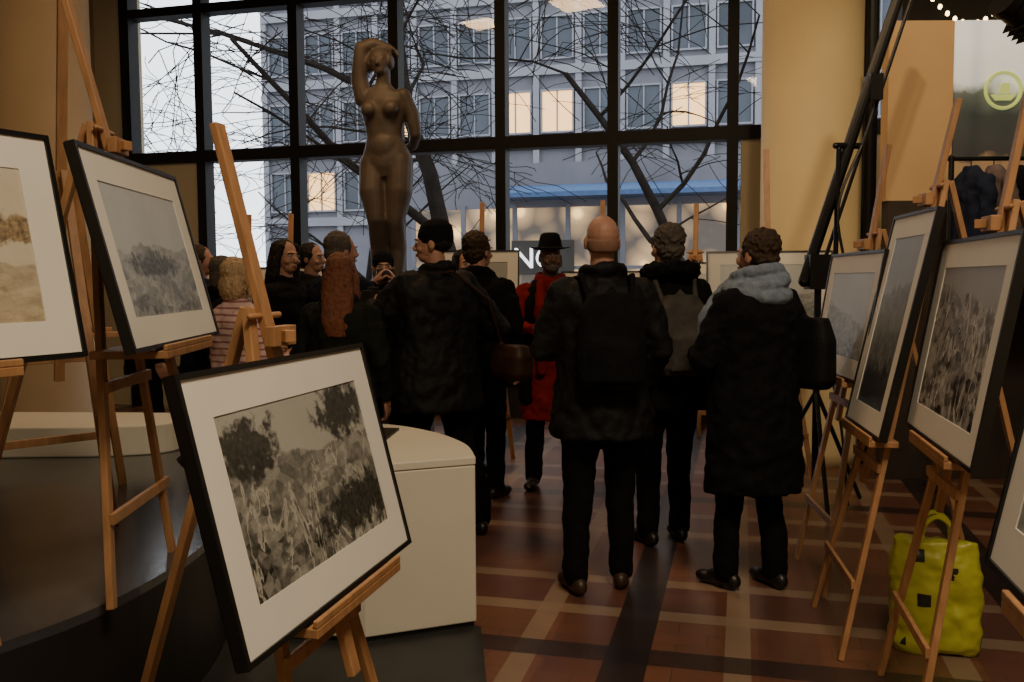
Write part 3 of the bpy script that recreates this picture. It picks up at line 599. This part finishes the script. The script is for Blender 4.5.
def bagmat():
    m=bpy.data.materials.new('neon_plastic_print'); t=nt(m); o=N(t,'ShaderNodeOutputMaterial'); b=N(t,'ShaderNodeBsdfPrincipled'); t.links.new(b.outputs[0],o.inputs[0])
    tc=N(t,'ShaderNodeTexCoord'); vo=N(t,'ShaderNodeTexVoronoi'); vo.inputs['Scale'].default_value=7; vo.distance='CHEBYCHEV'; t.links.new(tc.outputs['Object'],vo.inputs[0])
    r=N(t,'ShaderNodeValToRGB'); r.color_ramp.interpolation='CONSTANT'; r.color_ramp.elements[0].color=(.02,.022,.02,1); r.color_ramp.elements[1].color=(.50,.52,.05,1); r.color_ramp.elements[1].position=.17
    t.links.new(vo.outputs['Distance'],r.inputs[0]); t.links.new(r.outputs[0],b.inputs['Base Color']); b.inputs['Roughness'].default_value=.35; return m
e=empty('shopping_bag',(1.67,3.5,0),(0,0,-.3))
M_bg=bagmat()
g=G(); g.stack([(0.0,.15,.08,0,0),(.03,.165,.095,0,0),(.25,.165,.09,0,0),(.38,.16,.07,0,0),(.44,.15,.05,0,0)],pw=.6,seg=32); g.obj('bag_body',M_bg,e,remesh=.01,smooth=2,disp=.04,dscale=.09)
g=G()
for y in (-.04,.04): g.tube(spline([(-.06,y,.42),(-.05,y,.50),(0,y,.54),(.05,y,.50),(.06,y,.42)],4),.010,seg=6)
g.obj('handles',mat('neon_plastic',(.50,.52,.05),.35,.05),e)
# ------------------------------------------------------------------ exterior
g=G(); g.box((-60,9.5,-.4),(60,120,-.15)); g.obj('street_ground',mat('wet_asphalt',(.12,.12,.125),.5,.3,1),loc=(0,2.2,0))
M_fac=mat('grey_stone_facade',(.13,.128,.145),.9,.1,1,spec=.1); M_fac2=mat('facade_band',(.20,.195,.215),.9,.08,1,spec=.1); M_wd=mat('facade_window_dark',(.040,.048,.062),.25,.4,.35,spec=.3)
M_wl=mat('facade_window_lit',(.3,.2,.1),.4,.2,emit=(1,.55,.20),es=2.4)
fe=empty('office_building',(-11.8,44,-.2),(0,0,aw))
Lf=36; rows=(5.0,8.2,11.4,14.6,17.8,21.0)
g=G(); g.box((0,0,0),(Lf,10,24)); g.obj('facade',M_fac,fe)
g=G(); gw=G(); gl=G(); gb=G()
px=1.9; n=int(Lf/px)
for r in rows:
    gb.box((0,-.25,r-.75),(Lf,0,r-.35))
    for i in range(n):
        x=.35+i*px
        tgt=gl if random.random()<.2 else gw
        tgt.box((x,-.05,r),(x+1.35,.02,r+1.75))
        g.box((x-.07,-.16,r-.08),(x,.02,r+1.83)); g.box((x+1.35,-.16,r-.08),(x+1.42,.02,r+1.83)); g.box((x,-.16,r-.08),(x+1.35,.02,r)); g.box((x,-.16,r+1.75),(x+1.35,.02,r+1.83)); g.box((x+.64,-.12,r),(x+.70,.0,r+1.75))
for i in range(n+1): gb.box((-.05+i*px,-.2,0),(.22+i*px,0,24))
g.obj('window_frames',M_fac2,fe); gw.obj('dark_windows',M_wd,fe); gl.obj('lit_windows',M_wl,fe); gb.obj('bands',M_fac2,fe)
se=empty('shopfront',(-3.2,27.5,-.15),(0,0,aw))
g=G(); g.box((0,0,0),(15,3,5.0)); g.obj('shop_body',M_fac,se)
def shopm():
    m=bpy.data.materials.new('shop_interior_glow'); t=nt(m); o=N(t,'ShaderNodeOutputMaterial'); b=N(t,'ShaderNodeBsdfPrincipled'); t.links.new(b.outputs[0],o.inputs[0])
    tc=N(t,'ShaderNodeTexCoord'); n=N(t,'ShaderNodeTexVoronoi'); n.inputs['Scale'].default_value=1.3; t.links.new(tc.outputs['Object'],n.inputs[0])
    r=N(t,'ShaderNodeValToRGB'); E=r.color_ramp.elements; E[0].color=(1,.62,.24,1); E[1].color=(.05,.04,.032,1); E[0].position=.12; E[1].position=.75; q=E.new(.28); q.color=(.34,.22,.11,1)
    t.links.new(n.outputs['Distance'],r.inputs[0]); t.links.new(r.outputs[0],b.inputs['Emission Color']); b.inputs['Emission Strength'].default_value=2.4; b.inputs['Base Color'].default_value=(.03,.03,.03,1); b.inputs['Specular IOR Level'].default_value=.2; return m
g=G(); g.box((.3,-.04,.6),(14.7,.02,3.7)); g.obj('shop_glass',shopm(),se)
g=G()
for i in range(10): g.box((.2+i*1.58,-.1,0),(.34+i*1.58,.02,3.8))
g.box((0,-.1,1.9),(15,.02,2.0)); g.obj('shop_mullions',M_fac,se)
g=G(); g.add([(3.2,0,4.35),(15,0,4.35),(15,-1.1,4.05),(3.2,-1.1,4.05),(3.2,-1.1,3.92),(15,-1.1,3.92),(15,0,3.92),(3.2,0,3.92)],[(0,1,2,3),(3,2,5,4),(4,5,6,7),(0,3,4,7),(1,6,5,2),(0,7,6,1)]); g.obj('blue_awning',mat('awning_blue',(.06,.10,.19),.8,.1,spec=.1),se)
g=G(); g.box((3.35,-.18,1.75),(5.2,-.12,2.75)); g.obj('sign_board',M_dark,se)
tc=bpy.data.curves.new('sign_text','FONT'); tc.body='NO'; tc.size=.85; tc.extrude=.03; to=bpy.data.objects.new('sign_text',tc); COL.objects.link(to); to.parent=se; to.location=(3.40,-.24,1.95); to.rotation_euler=(math.pi/2,0,0); tc.materials.append(mat('sign_white',(.8,.8,.8),.5,emit=(1,1,1),es=1.4))
M_bark=mat('bark',(.016,.013,.011),1,.3,6,spec=0)
def tree(loc,h,seed,spread=1.0,r0=.2,lean=(0,0),dep=4,pk=.55):
    rnd=random.Random(seed)
    cu=bpy.data.curves.new('bare_tree','CURVE'); cu.dimensions='3D'; cu.bevel_depth=1; cu.bevel_resolution=1; cu.use_fill_caps=True
    def br(p,d,L,r,lv):
        n=6 if lv<3 else 5; pts=[(p.copy(),r)]; dd=d.copy(); kids=[]
        for i in range(n):
            dd=(dd+V((rnd.gauss(0,.15),rnd.gauss(0,.15),rnd.gauss(0,.10)+(.03 if lv<2 else -.05)))).normalized()
            p=p+dd*L/n; rr=r*(1-.65*(i+1)/n); pts.append((p.copy(),rr))
            if lv<dep and (i>=1 or lv>0) and (lv==0 or rnd.random()<pk): kids.append((p.copy(),dd.copy(),rr))
        s=cu.splines.new('POLY'); s.points.add(len(pts)-1)
        for q,(a,b) in zip(s.points,pts): q.co=(*a,1); q.radius=max(b,.008)
        for (a,b,rr) in kids:
            ax=V((rnd.gauss(0,1)*spread,rnd.gauss(0,.7),rnd.gauss(0,.40))); nd=(b*.55+ax.normalized()*.8).normalized()
            br(a,nd,L*rnd.uniform(.55,.82),rr*.56,lv+1)
    br(V((0,0,0)),V((lean[0],lean[1],1)).normalized(),h,r0,0)
    o=bpy.data.objects.new('bare_tree',cu); COL.objects.link(o); o.location=loc; cu.materials.append(M_bark)
tree((-.75,17.5,-.15),7.5,11,1.3,.22,(-.03,0),5,.58)
tree((4.6,20,-.15),7.0,5,1.3,.15,(-.1,0),4,.58)
tree((-8.9,22,-.15),3.4,9,1.2,.09,(0,0),4,.6)
tree((-4.2,24,-.15),5,23,1.2,.11,(0,0),4,.55)
# ------------------------------------------------------------------ lights
w=bpy.data.worlds.new('overcast_sky'); S.world=w; w.use_nodes=True; t=w.node_tree; bg=t.nodes['Background']
bg.inputs[0].default_value=(.84,.92,1,1); bg.inputs[1].default_value=3.3
def area(name,loc,rot,sz,en,col):
    l=bpy.data.lights.new(name,'AREA'); l.size=sz; l.energy=en; l.color=col; o=bpy.data.objects.new(name,l); o.location=loc; o.rotation_euler=rot; COL.objects.link(o); return o
def spot(name,loc,tgt,en,col,ang=60,blend=.6,r=.08):
    l=bpy.data.lights.new(name,'SPOT'); l.energy=en; l.color=col; l.spot_size=math.radians(ang); l.spot_blend=blend; l.shadow_soft_size=r
    o=bpy.data.objects.new(name,l); o.location=loc; o.rotation_euler=(V(tgt)-V(loc)).to_track_quat('-Z','Y').to_euler(); COL.objects.link(o)
area('interior_fill_light',(1.0,.1,5.2),(0,0,0),1.5,215,(1,.80,.56))  # unseen overhead area light, added as warm fill for prints and crowd
area('ceiling_lamp_light',(-.6,6.6,5.2),(0,0,0),.6,42,(1,.62,.30))
area('ceiling_lamp_light',(-2.2,6.4,5.2),(0,0,0),.5,32,(1,.62,.30))
spot('column_spot',(1.2,3.2,5.1),(2.5,7.3,2.8),210,(1,.73,.42),50)
spot('panel_spot',(2.6,3.6,5.1),(3.2,6.5,2.6),170,(1,.73,.42),45)
spot('left_wall_spot',(-2.0,5.5,5.1),(-4.6,8.4,3),42,(1,.74,.46),70)
